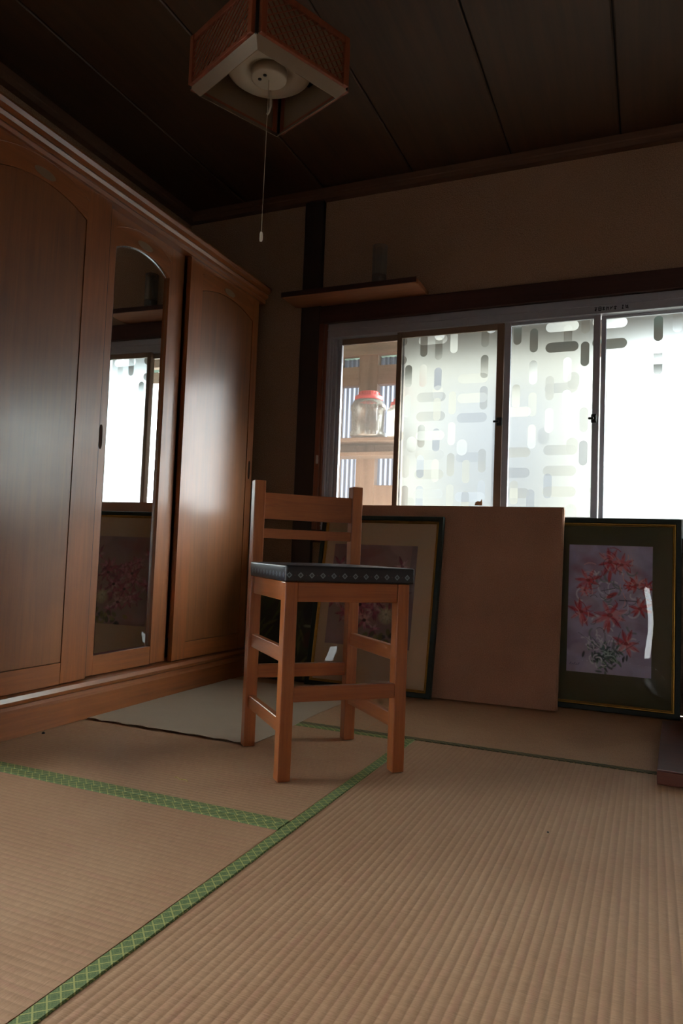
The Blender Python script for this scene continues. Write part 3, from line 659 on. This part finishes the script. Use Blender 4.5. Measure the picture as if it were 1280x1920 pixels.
# ------------------------------------------------------------------ pendant lamp
LZ = 2.15
LP = thing('pendant_lamp', 'square wooden lattice pendant lampshade hanging from the ceiling, unlit', 'ceiling lamp', (-1.169, 1.980, LZ), math.radians(-24))
h = .188; H = .165
b = B()
for sx in (-1, 1):
    for sy in (-1, 1): b = B(); b.box(sx*(h-.008)-.004, sy*(h-.008)-.004, -.003, sx*(h-.008)+.004, sy*(h-.008)+.004, H, .001); b.build('corner_rod', 'black', LP)
for k in range(4):
    R = Matrix.Rotation(k*math.pi/2, 4, 'Z')
    a = h-.013                                                       # half width of panel
    pn = B(); y = -h
    pn.box(-a, y-.009, 0, -a+.020, y+.006, H, .0015, mtx=R); pn.box(a-.020, y-.009, 0, a, y+.006, H, .0015, mtx=R)
    pn.box(-a+.020, y-.007, 0, a-.020, y+.006, .012, .001, mtx=R); pn.box(-a+.020, y-.007, H-.022, a-.020, y+.006, H, .001, mtx=R)
    P_ = pn.build('lattice_panel', 'lamp_wood', LP)
    lt = B(); x0, x1, z0, z1 = -a+.020, a-.020, .012, H-.022
    for sgn in (1, -1):
        sl_ = .75 if sgn == 1 else 1.15
        c = -1.0
        while c < 1.0:
            pts = []
            # line z = z0 + sgn*sl*(x-c)
            for x in (x0, x1):
                z = z0+sgn*sl_*(x-c)
                if z0 <= z <= z1: pts.append((x, z))
            for z in (z0, z1):
                x = c+sgn*(z-z0)/sl_
                if x0 < x < x1: pts.append((x, z))
            if len(pts) == 2:
                p, e = Vector(pts[0]), Vector(pts[1])
                if (e-p).length > .006:
                    d = (e-p).normalized(); nn_ = Vector((-d.y, d.x))*.0016
                    yy = y-.004 if sgn == 1 else y-.0015
                    lt.prism([(p.x+nn_.x, p.y+nn_.y), (p.x-nn_.x, p.y-nn_.y), (e.x-nn_.x, e.y-nn_.y), (e.x+nn_.x, e.y+nn_.y)], 'Y', yy-.0015, yy+.0012, mtx=R)
            c += .030
    stuff(lt.build('lattice', 'lamp_wood', P_))
    B().box(x0, y+.0015, z0-.003, x1, y+.0035, z1+.003, mtx=R).build('backing_sheet', 'skirt', P_)
# tapered skirt under the lattice
bm = bmesh.new(); o_, i_ = h-.004, h-.028
for k in range(4):
    R = Matrix.Rotation(k*math.pi/2, 4, 'Z'); P4 = [(-o_, -o_, 0), (o_, -o_, 0), (i_, -i_, -.028), (-i_, -i_, -.028), (-o_+.004, -o_+.004, .001), (o_-.004, -o_+.004, .001), (i_-.003, -i_+.003, -.028), (-i_+.003, -i_+.003, -.028)]
    vs = [bm.verts.new(R @ Vector(p)) for p in P4]
    for q_ in ((0, 1, 2, 3), (5, 4, 7, 6), (3, 2, 6, 7), (1, 0, 4, 5)): bm.faces.new([vs[z] for z in q_])
bmesh.ops.remove_doubles(bm, verts=bm.verts[:], dist=.0004); bmesh.ops.recalc_face_normals(bm, faces=bm.faces[:]); q = B(); q.bm.free(); q.bm = bm; q.build('skirt', 'skirt', LP)
B().lathe([(0, .062), (.060, .062), (.066, .060), (.070, .056), (.086, .046), (.122, .046), (.138, .058), (.142, .075), (.138, .092), (.12, .098), (0, .100)], 40).build('lamp_pan', 'lamp_white', LP)
B().lathe([(0, .030), (.052, .030), (.058, .034), (.058, .062), (0, .062)], 32).build('socket_hub', 'lamp_white', LP)
for x in (-.016, .012): B().lathe([(0, .0275), (.006, .0275), (.006, .031), (0, .031)], 14, (x, -.025, 0)).build('socket_hole', 'black', LP)
b = B(); b.tube([(-.055, .045, .050), (-.055, .050, .02), (-.056, .052, -.010), (-.062, .050, -.028), (-.066, .046, -.036)], .004, 8); b.build('dangling_lead', 'lamp_white', LP)
b = B(); b.box(-.012, -h+.01, .096, .012, h-.01, .106); b.box(-h+.01, -.012, .100, h-.01, .012, .108); b.build('cross_bar', 'black', LP)
b = B(); b.tube([(0, 0, .10), (0, 0, .30), (0, 0, ZC-LZ-.03)], .005, 8); b.build('hanging_rod', 'black', LP)
B().lathe([(0, ZC-LZ), (.045, ZC-LZ), (.042, ZC-LZ-.03), (0, ZC-LZ-.035)], 28).build('ceiling_rose', 'white_plastic', LP)
b = B(); b.tube([(0, .0, .048), (0, 0, -.1), (-.002, 0, -.3), (-.004, 0, -.478)], .0010, 6); b.build('pull_cord', 'cord', LP)
B().lathe([(0, -.478), (.0035, -.480), (.0052, -.486), (.0056, -.504), (.004, -.510), (0, -.511)], 14, (-.004, 0, 0)).build('cord_pendant', 'white_plastic', LP)

# ------------------------------------------------------------------ paintings (printed flat pictures on a fine colour grid)
def lin(c): 
    c = np.array(c, float)/255.; return np.where(c <= .04045, c/12.92, ((c+.055)/1.055)**2.4)
class Canvas:
    def __init__(s, w_, h_, base, seed):
        s.w, s.h = w_, h_; s.r = np.random.RandomState(seed); s.a = np.ones((h_, w_, 3))*lin(base); s.Y, s.X = np.mgrid[0:h_, 0:w_]; s.X = s.X/w_; s.Y = s.Y/h_; s.asp = h_/w_
    def wash(s, cols, n, size, al=.35):
        for _ in range(n):
            c = lin(cols[s.r.randint(len(cols))]); s.blob(s.r.rand(), s.r.rand(), size*(.5+s.r.rand()), size*(.3+.7*s.r.rand()), s.r.rand()*3.14, c, al)
    def blob(s, x, y, rx, ry, ang, c, al=1.0, soft=.35):
        dx = s.X-x; dy = (s.Y-y)*s.asp; u = dx*math.cos(ang)+dy*math.sin(ang); v = -dx*math.sin(ang)+dy*math.cos(ang)
        d = np.sqrt((u/rx)**2+(v/ry)**2); m = np.clip((1-d)/soft, 0, 1)*al; s.a = s.a*(1-m[..., None])+c*m[..., None]
    def stroke(s, pts, wd, c, al=.9):
        P = np.array(pts, float); best = np.full(s.X.shape, 9.)
        for p, q in zip(P, P[1:]):
            d = np.array([q[0]-p[0], (q[1]-p[1])*s.asp]); L2 = d@d+1e-9
            px = s.X-p[0]; py = (s.Y-p[1])*s.asp; tt = np.clip((px*d[0]+py*d[1])/L2, 0, 1); best = np.minimum(best, np.hypot(px-tt*d[0], py-tt*d[1]))
        m = np.clip(1.5-best/wd, 0, 1)*al; s.a = s.a*(1-m[..., None])+c*m[..., None]
    def lily(s, x, y, r, cols, n=7, a0=0.0):
        for k in range(n):
            a = a0+2*math.pi*k/n+s.r.uniform(-.25, .25); L_ = r*s.r.uniform(.75, 1.1); bend = s.r.uniform(-.5, .5)
            c = lin(cols[s.r.randint(len(cols))]); ex, ey = x+math.cos(a)*L_, y+math.sin(a)*L_/s.asp
            s.blob((x+ex)/2, (y+ey)/2, L_*.55, L_*.20, a, c, .75, .5)
            mx_, my_ = (x+ex)/2+math.cos(a+1.57)*L_*.2*bend, (y+ey)/2+math.sin(a+1.57)*L_*.2*bend/s.asp
            s.stroke([(x, y), (mx_, my_), (ex, ey)], .006, c*.55, .7); s.stroke([(x, y), ((x+mx_)/2, (y+my_)/2), (mx_, my_)], .009, np.minimum(c*1.7+.05, 1), .4)
        s.blob(x, y, r*.2, r*.16, 0, lin(cols[0])*.35, .7)
    def curl(s, x, y, r, c, wd=.007, turns=.8, a0=0.0):
        s.stroke([(x+math.cos(a0+i*.4)*r*(1-.05*i), y+math.sin(a0+i*.4)*r*(1-.05*i)/s.asp) for i in range(int(turns*16))], wd, c, .75)
    def obj(s, name, width, parent, mtx):
        H_ = width*s.asp; hh, ww = s.h, s.w; verts = np.empty(((hh+1)*(ww+1), 3)); J, I = np.mgrid[0:hh+1, 0:ww+1]
        verts[:, 0] = (I.ravel()/ww-.5)*width; verts[:, 1] = 0; verts[:, 2] = H_*(1-J.ravel()/hh)
        i0 = (J[:-1, :-1]*(ww+1)+I[:-1, :-1]).ravel(); faces = np.stack([i0, i0+ww+1, i0+ww+2, i0+1], 1)
        me = bpy.data.meshes.new(name); me.from_pydata(verts.tolist(), [], faces.tolist())
        ca = me.color_attributes.new('Col', 'FLOAT_COLOR', 'POINT')
        pa = np.pad(s.a, ((0, 1), (0, 1), (0, 0)), 'edge').reshape(-1, 3); ca.data.foreach_set('color', np.c_[np.clip(pa, 0, 1), np.ones(len(pa))].astype(np.float32).ravel())
        me.materials.append(M['print']); me.transform(mtx); o = bpy.data.objects.new(name, me); COL.objects.link(o); o.parent = parent; return o

def framed(label, name, loc, rz, tilt, w_, h_, mat, canvas, cw, cx, cz, bulge, group=None, ff='frame_green'):
    """frame standing on its lower edge; local x right, z up, y away from the viewer"""
    r = thing(name, label, 'picture', (loc[0], loc[1], .026*math.sin(tilt)), rz, group); r.rotation_euler = (-tilt, 0, rz); r.rotation_mode = 'XYZ'
    fwid, gw, dep = .022, .012, .026
    b = B()
    pr_ = lambda z0, z1: None
    def ring(b, o, i, y0, y1, bev=.0015):
        # mitred ring between insets o and i
        bm = bmesh.new(); Q = []
        for (ins, yy) in ((o, y1), (o, y0+.002), (o+.002, y0), (i-.002, y0), (i, y0+.003), (i, y1)):
            Q.append([bm.verts.new(p) for p in ((-w_/2+ins, yy, ins), (w_/2-ins, yy, ins), (w_/2-ins, yy, h_-ins), (-w_/2+ins, yy, h_-ins))])
        for k in range(6):
            A_, B_ = Q[k], Q[(k+1) % 6]
            for j in range(4): bm.faces.new((A_[j], A_[(j+1) % 4], B_[(j+1) % 4], B_[j]))
        bmesh.ops.recalc_face_normals(bm, faces=bm.faces[:]); b.add(bm)
    ring(b, 0, fwid, 0, dep); b.build('frame_moulding', ff, r)
    b = B(); ring(b, fwid+.0003, fwid+gw*.55, .003, .018); ring(b, fwid+gw*.62, fwid+gw, .006, .018); b.build('gold_slip', 'brass', r)
    B().box(-w_/2+fwid+gw, .014, fwid+gw, w_/2-fwid-gw, .017, h_-fwid-gw).build('mat_board', mat, r)
    B().box(-w_/2+.004, dep-.004, .004, w_/2-.004, dep, h_-.004).build('backing_board', 'dark_board', r)
    if canvas is not None: canvas.obj('painting', cw, r, Matrix.Translation((cx, .0128, cz)))
    # acrylic front, bulging towards the viewer
    n = 24; m_ = 32; bm = bmesh.new(); G = []
    x0, x1, z0, z1 = -w_/2+fwid+gw, w_/2-fwid-gw, fwid+gw, h_-fwid-gw
    for j in range(m_+1):
        row = []
        for i in range(n+1):
            u, v = 2*i/n-1, 2*j/m_-1; bl = bulge*((1-u**4)*(1-v**4))+bulge*.10*math.sin(u*7+1)*math.sin(v*5+2)*(1-u*u)*(1-v*v)
            row.append(bm.verts.new((x0+(x1-x0)*i/n, .010-bl, z0+(z1-z0)*j/m_)))
        G.append(row)
    for j in range(m_):
        for i in range(n): f = bm.faces.new((G[j][i], G[j][i+1], G[j+1][i+1], G[j+1][i])); f.smooth = True
    q = B(); q.bm.free(); q.bm = bm; q.build('acrylic_pane', 'acrylic', r)
    return r

# picture with red lilies
c = Canvas(170, 276, (182, 174, 206), 3)
c.wash([(196, 190, 222), (150, 138, 176), (206, 196, 216), (166, 146, 166), (178, 178, 204)], 120, .15, .38)
c.wash([(140, 110, 136), (146, 112, 130)], 8, .2, .3)
for x, y, rr in ((.25, .13, .2), (.12, .2, .14), (.82, .2, .16)): c.blob(x, y, rr, rr*.5, .5, lin((160, 96, 112)), .55, .8)
rd = [(214, 66, 70), (226, 112, 118), (200, 50, 60), (234, 152, 158)]
lw = lin((232, 234, 240)); dk = lin((52, 60, 68)); gr = lin((120, 138, 140))
for k in range(46): c.curl(.15+.7*c.r.rand(), .12+.68*c.r.rand(), .04+.06*c.r.rand(), lw if k % 3 else gr, .006+.006*c.r.rand(), .25+.4*c.r.rand(), c.r.rand()*6)
for (x, y, rr, a) in ((.24, .28, .16, .2), (.50, .13, .18, .6), (.64, .15, .14, .1), (.82, .30, .14, .1), (.16, .53, .18, .9), (.51, .545, .21, .3), (.86, .48, .15, 1.2), (.71, .755, .17, .5), (.94, .31, .10, 2.), (.74, .31, .09, 1.), (.2, .36, .1, 2.)):
    c.lily(x, y, rr, rd, 8, a)
    for k in range(4): c.curl(x+.1*c.r.randn()*.5, y+.04*c.r.randn(), rr*(.35+.5*c.r.rand()), lin((240, 190, 190)) if k % 2 else lin((176, 40, 52)), .005, .3, c.r.rand()*6)
c.blob(.5, .24, .026, .10, .1, lin((206, 62, 50)), .8); c.blob(.53, .39, .09, .032, -.5, lin((198, 50, 44)), .85); c.blob(.5, .64, .025, .09, .1, lin((208, 66, 54)), .8)
for (x, y, r_) in ((.50, .14, .09), (.64, .16, .08), (.24, .29, .08), (.85, .30, .07), (.5, .34, .09), (.45, .37, .10), (.4, .68, .06), (.3, .6, .05), (.75, .42, .08), (.65, .45, .07), (.55, .6, .05), (.32, .42, .05)): c.curl(x, y, r_, dk, .0038, .45, c.r.rand()*6)
c.stroke([(.62, .425), (.82, .428)], .006, dk, .8); c.stroke([(.40, .36), (.56, .335)], .006, dk, .8)
for k in range(70): c.blob(.50+.10*c.r.randn(), .87+.045*c.r.randn(), .05, .016, c.r.rand()*3.1, lin([(46, 86, 72), (28, 54, 52), (80, 118, 98), (36, 66, 60)][k % 4]), .8)
for k in range(20): c.stroke([(.5+.05*c.r.randn(), .88), (.5+.14*c.r.randn(), .66+.14*c.r.rand())], .004, lin((64, 92, 88)), .6)
for k in range(26): c.curl(.36+.2*c.r.rand(), .8+.13*c.r.rand(), .04+.04*c.r.rand(), lin((176, 200, 192)), .005, .3, c.r.rand()*6)
for k in range(16): c.curl(.28+.16*c.r.rand(), .66+.28*c.r.rand(), .05, lw, .008, .25, c.r.rand()*6)
c.wash([(190, 186, 220)], 6, .12, .2)
for k in range(5): c.stroke([(.04+.025*k, .945), (.055+.025*k, .93+.01*(k % 2))], .004, lin((90, 84, 130)), .8)
lilyC = c
framed('framed picture of red lilies on lavender with olive mat, right of the carton', 'framed_picture',
       (-.155, 3.333, .0), math.radians(0), math.radians(3.8), .56, .838, 'green_mat', lilyC, .345, -.005, .158, .018, 'framed flower pictures')
# picture with a pink bouquet
c = Canvas(150, 170, (150, 122, 120), 5)
c.wash([(166, 134, 132), (150, 112, 118), (140, 128, 118), (176, 148, 140)], 90, .18, .35)
c.wash([(160, 100, 96), (150, 120, 110)], 20, .14, .35)
pk = [(176, 96, 116), (200, 132, 146), (150, 72, 92), (190, 150, 150), (128, 60, 84)]
for k in range(34):
    x, y = .42+.25*c.r.randn()*.8, .50+.2*c.r.randn()*.8
    if .02 < x < .9 and .1 < y < .85: c.lily(x, y, .10+.05*c.r.rand(), pk, 6, c.r.rand()*3)
for (x, y) in ((.55, .55), (.45, .75), (.3, .42), (.66, .42), (.38, .6)): c.lily(x, y, .13, pk, 6, .4); c.blob(x, y, .028, .022, 0, lin((50, 20, 30)), .9)
c.blob(.70, .70, .10, .10, 0, lin((190, 176, 140)), .8); c.lily(.70, .68, .10, [(210, 200, 168), (190, 180, 150)], 8)
for k in range(22): c.blob(.6+.16*c.r.randn(), .90+.05*c.r.randn(), .05, .03, c.r.rand()*3, lin([(110, 104, 50), (70, 74, 40), (40, 44, 40), (140, 128, 70)][k % 4]), .8)
c.blob(.97, .5, .05, .8, 0, lin((112, 104, 112)), .6, .2)  # grey reflection strip painted into the print along its right edge
framed('framed picture of a pink bouquet with cream mat, leaning behind the stool', 'framed_picture',
       (-1.205, 3.152, .0), math.radians(-1.0), math.radians(9.7), .628, .835, 'cream_mat', c, .43, -.02, .205, .010, 'framed flower pictures')
# dark foliage canvas in the corner, behind the stool
c = Canvas(90, 120, (38, 40, 28), 8)
c.wash([(30, 34, 22), (62, 66, 36), (22, 22, 20), (50, 44, 30)], 70, .2, .5)
for k in range(60): c.blob(c.r.rand(), c.r.rand(), .14, .02, -1.1+.5*c.r.randn(), lin([(74, 84, 40), (46, 60, 30), (92, 92, 54), (28, 34, 22)][k % 4]), .7)
c.blob(.72, .35, .10, .16, 0, lin((20, 16, 18)), .9); c.blob(.78, .62, .09, .14, .3, lin((70, 34, 36)), .6); c.blob(.74, .5, .07, .02, 0, lin((120, 124, 100)), .8)
CV = thing('canvas_painting', 'unframed dark green foliage canvas leaning in the corner left of the bouquet picture', 'picture', (-1.663, 3.20, .02*math.sin(math.radians(16))), 0); CV.rotation_euler = (-math.radians(16), 0, 0)
B().box(-.205, .001, 0, .205, .020, .545, .001).build('canvas_stretcher', 'dark_board', CV)
c.obj('painting', .40, CV, Matrix.Translation((0, .0002, .006)))

# ------------------------------------------------------------------ flat cardboard carton leaning on the sill
CB = thing('cardboard_carton', 'large flat brown cardboard carton leaning against the window sill', 'box', (-.895, 3.197, .026*math.sin(math.radians(9.9))), math.radians(1.0)); CB.rotation_euler = (-math.radians(9.9), 0, math.radians(1.0))
cw_, chh, cdp = 1.075, .888, .026
B().box(-cw_/2, 0, 0, cw_/2, cdp, chh, .003, 2).build('carton_body', 'cardboard', CB)
b = B(); b.prism([(-.002, chh-.004), (-.002, chh+.003), (cdp+.006, chh+.010), (cdp+.006, chh+.004)], 'X', -cw_/2-.002, cw_/2+.003); b.build('top_flap', 'cardboard', CB)
b = B(); b.prism([(-cw_/2-.004, -.002), (-cw_/2, -.002), (-cw_/2, cdp), (-cw_/2-.004, cdp)], 'Z', .002, chh-.002); b.build('side_flap', 'cardboard', CB)
b = B(); b.prism([(cw_/2+.0005, .004), (cw_/2+.004, .004), (cw_/2+.006, cdp+.004), (cw_/2+.0005, cdp+.004)], 'Z', .006, chh-.002); b.build('side_flap', 'cardboard', CB)
# small torn scrap standing on the carton top
b = B(); b.prism([(-.018, 0), (.018, 0), (.018, .012), (.016, .030), (.009, .018), (-.004, .020), (-.014, .014)], 'Y', 0, .003, bev=.0006); b.prism([(.0, 0), (.016, 0), (.013, .022), (.003, .016)], 'Y', .006, .009)
sc_ = b.build('paper_scrap', 'tan'); sc_.location = (-.745, 3.362, .888); tag(sc_, 'small tan torn paper scrap standing on the top edge of the carton', 'scrap')

# dark panel at the far right behind the lily picture
DP = thing('leaning_panel', 'dark brown framed panel with thin gold edge, right of the lily picture', 'panel', (.385, 3.345, .003)); DP.rotation_euler = (-math.radians(4.5), 0, 0)
B().box(-.24, 0, 0, .24, .018, .70, .002).build('panel_board', 'dark_board', DP)
b = B(); b.box(-.240, -.003, .0, -.236, 0, .70); b.box(-.236, -.003, .696, .236, 0, .70); b.build('gold_edge', 'brass', DP)

# low red board at the right edge
RB = thing('low_board', 'low red-brown lacquered board lying on the tatami at the right edge', 'board', (.33, 2.70, 0), math.radians(-2))
B().box(-.29, -.375, 0.002, .60, .36, .046, .003, 2).build('board_top', 'redwood', RB)
B().box(-.288, -.379, .006, .598, -.3755, .042, .001).build('front_edge', 'redwood', RB)

# little things on the mats
b = B(); pts = [(-1.20+.0045*i, 1.694+.004*math.sin(i*.9)-.0008*i, .0035) for i in range(13)]
for i in range(12): b.tube([pts[i], tuple((Vector(pts[i])*.35+Vector(pts[i+1])*.65))], .0013, 6)
tag(b.build('thin_chain', 'cord_gold'), 'thin pale gold chain fragment lying on the mat left of the stool', 'chain')
b = B(); b.lathe([(0, 0), (.005, .001), (.006, .004), (.003, .007), (0, .008)], 8, (-1.845, 1.856, .001)); tag(b.build('dark_crumb', 'black'), 'tiny dark crumb on the mat by the wardrobe plinth', 'crumb')
b = B(); b.lathe([(0, 0), (.0025, .0005), (.003, .002), (0, .0035)], 8, (-.212, 1.797, .0005)); tag(b.build('dark_speck', 'black'), 'tiny dark speck on the right-hand mat', 'crumb')
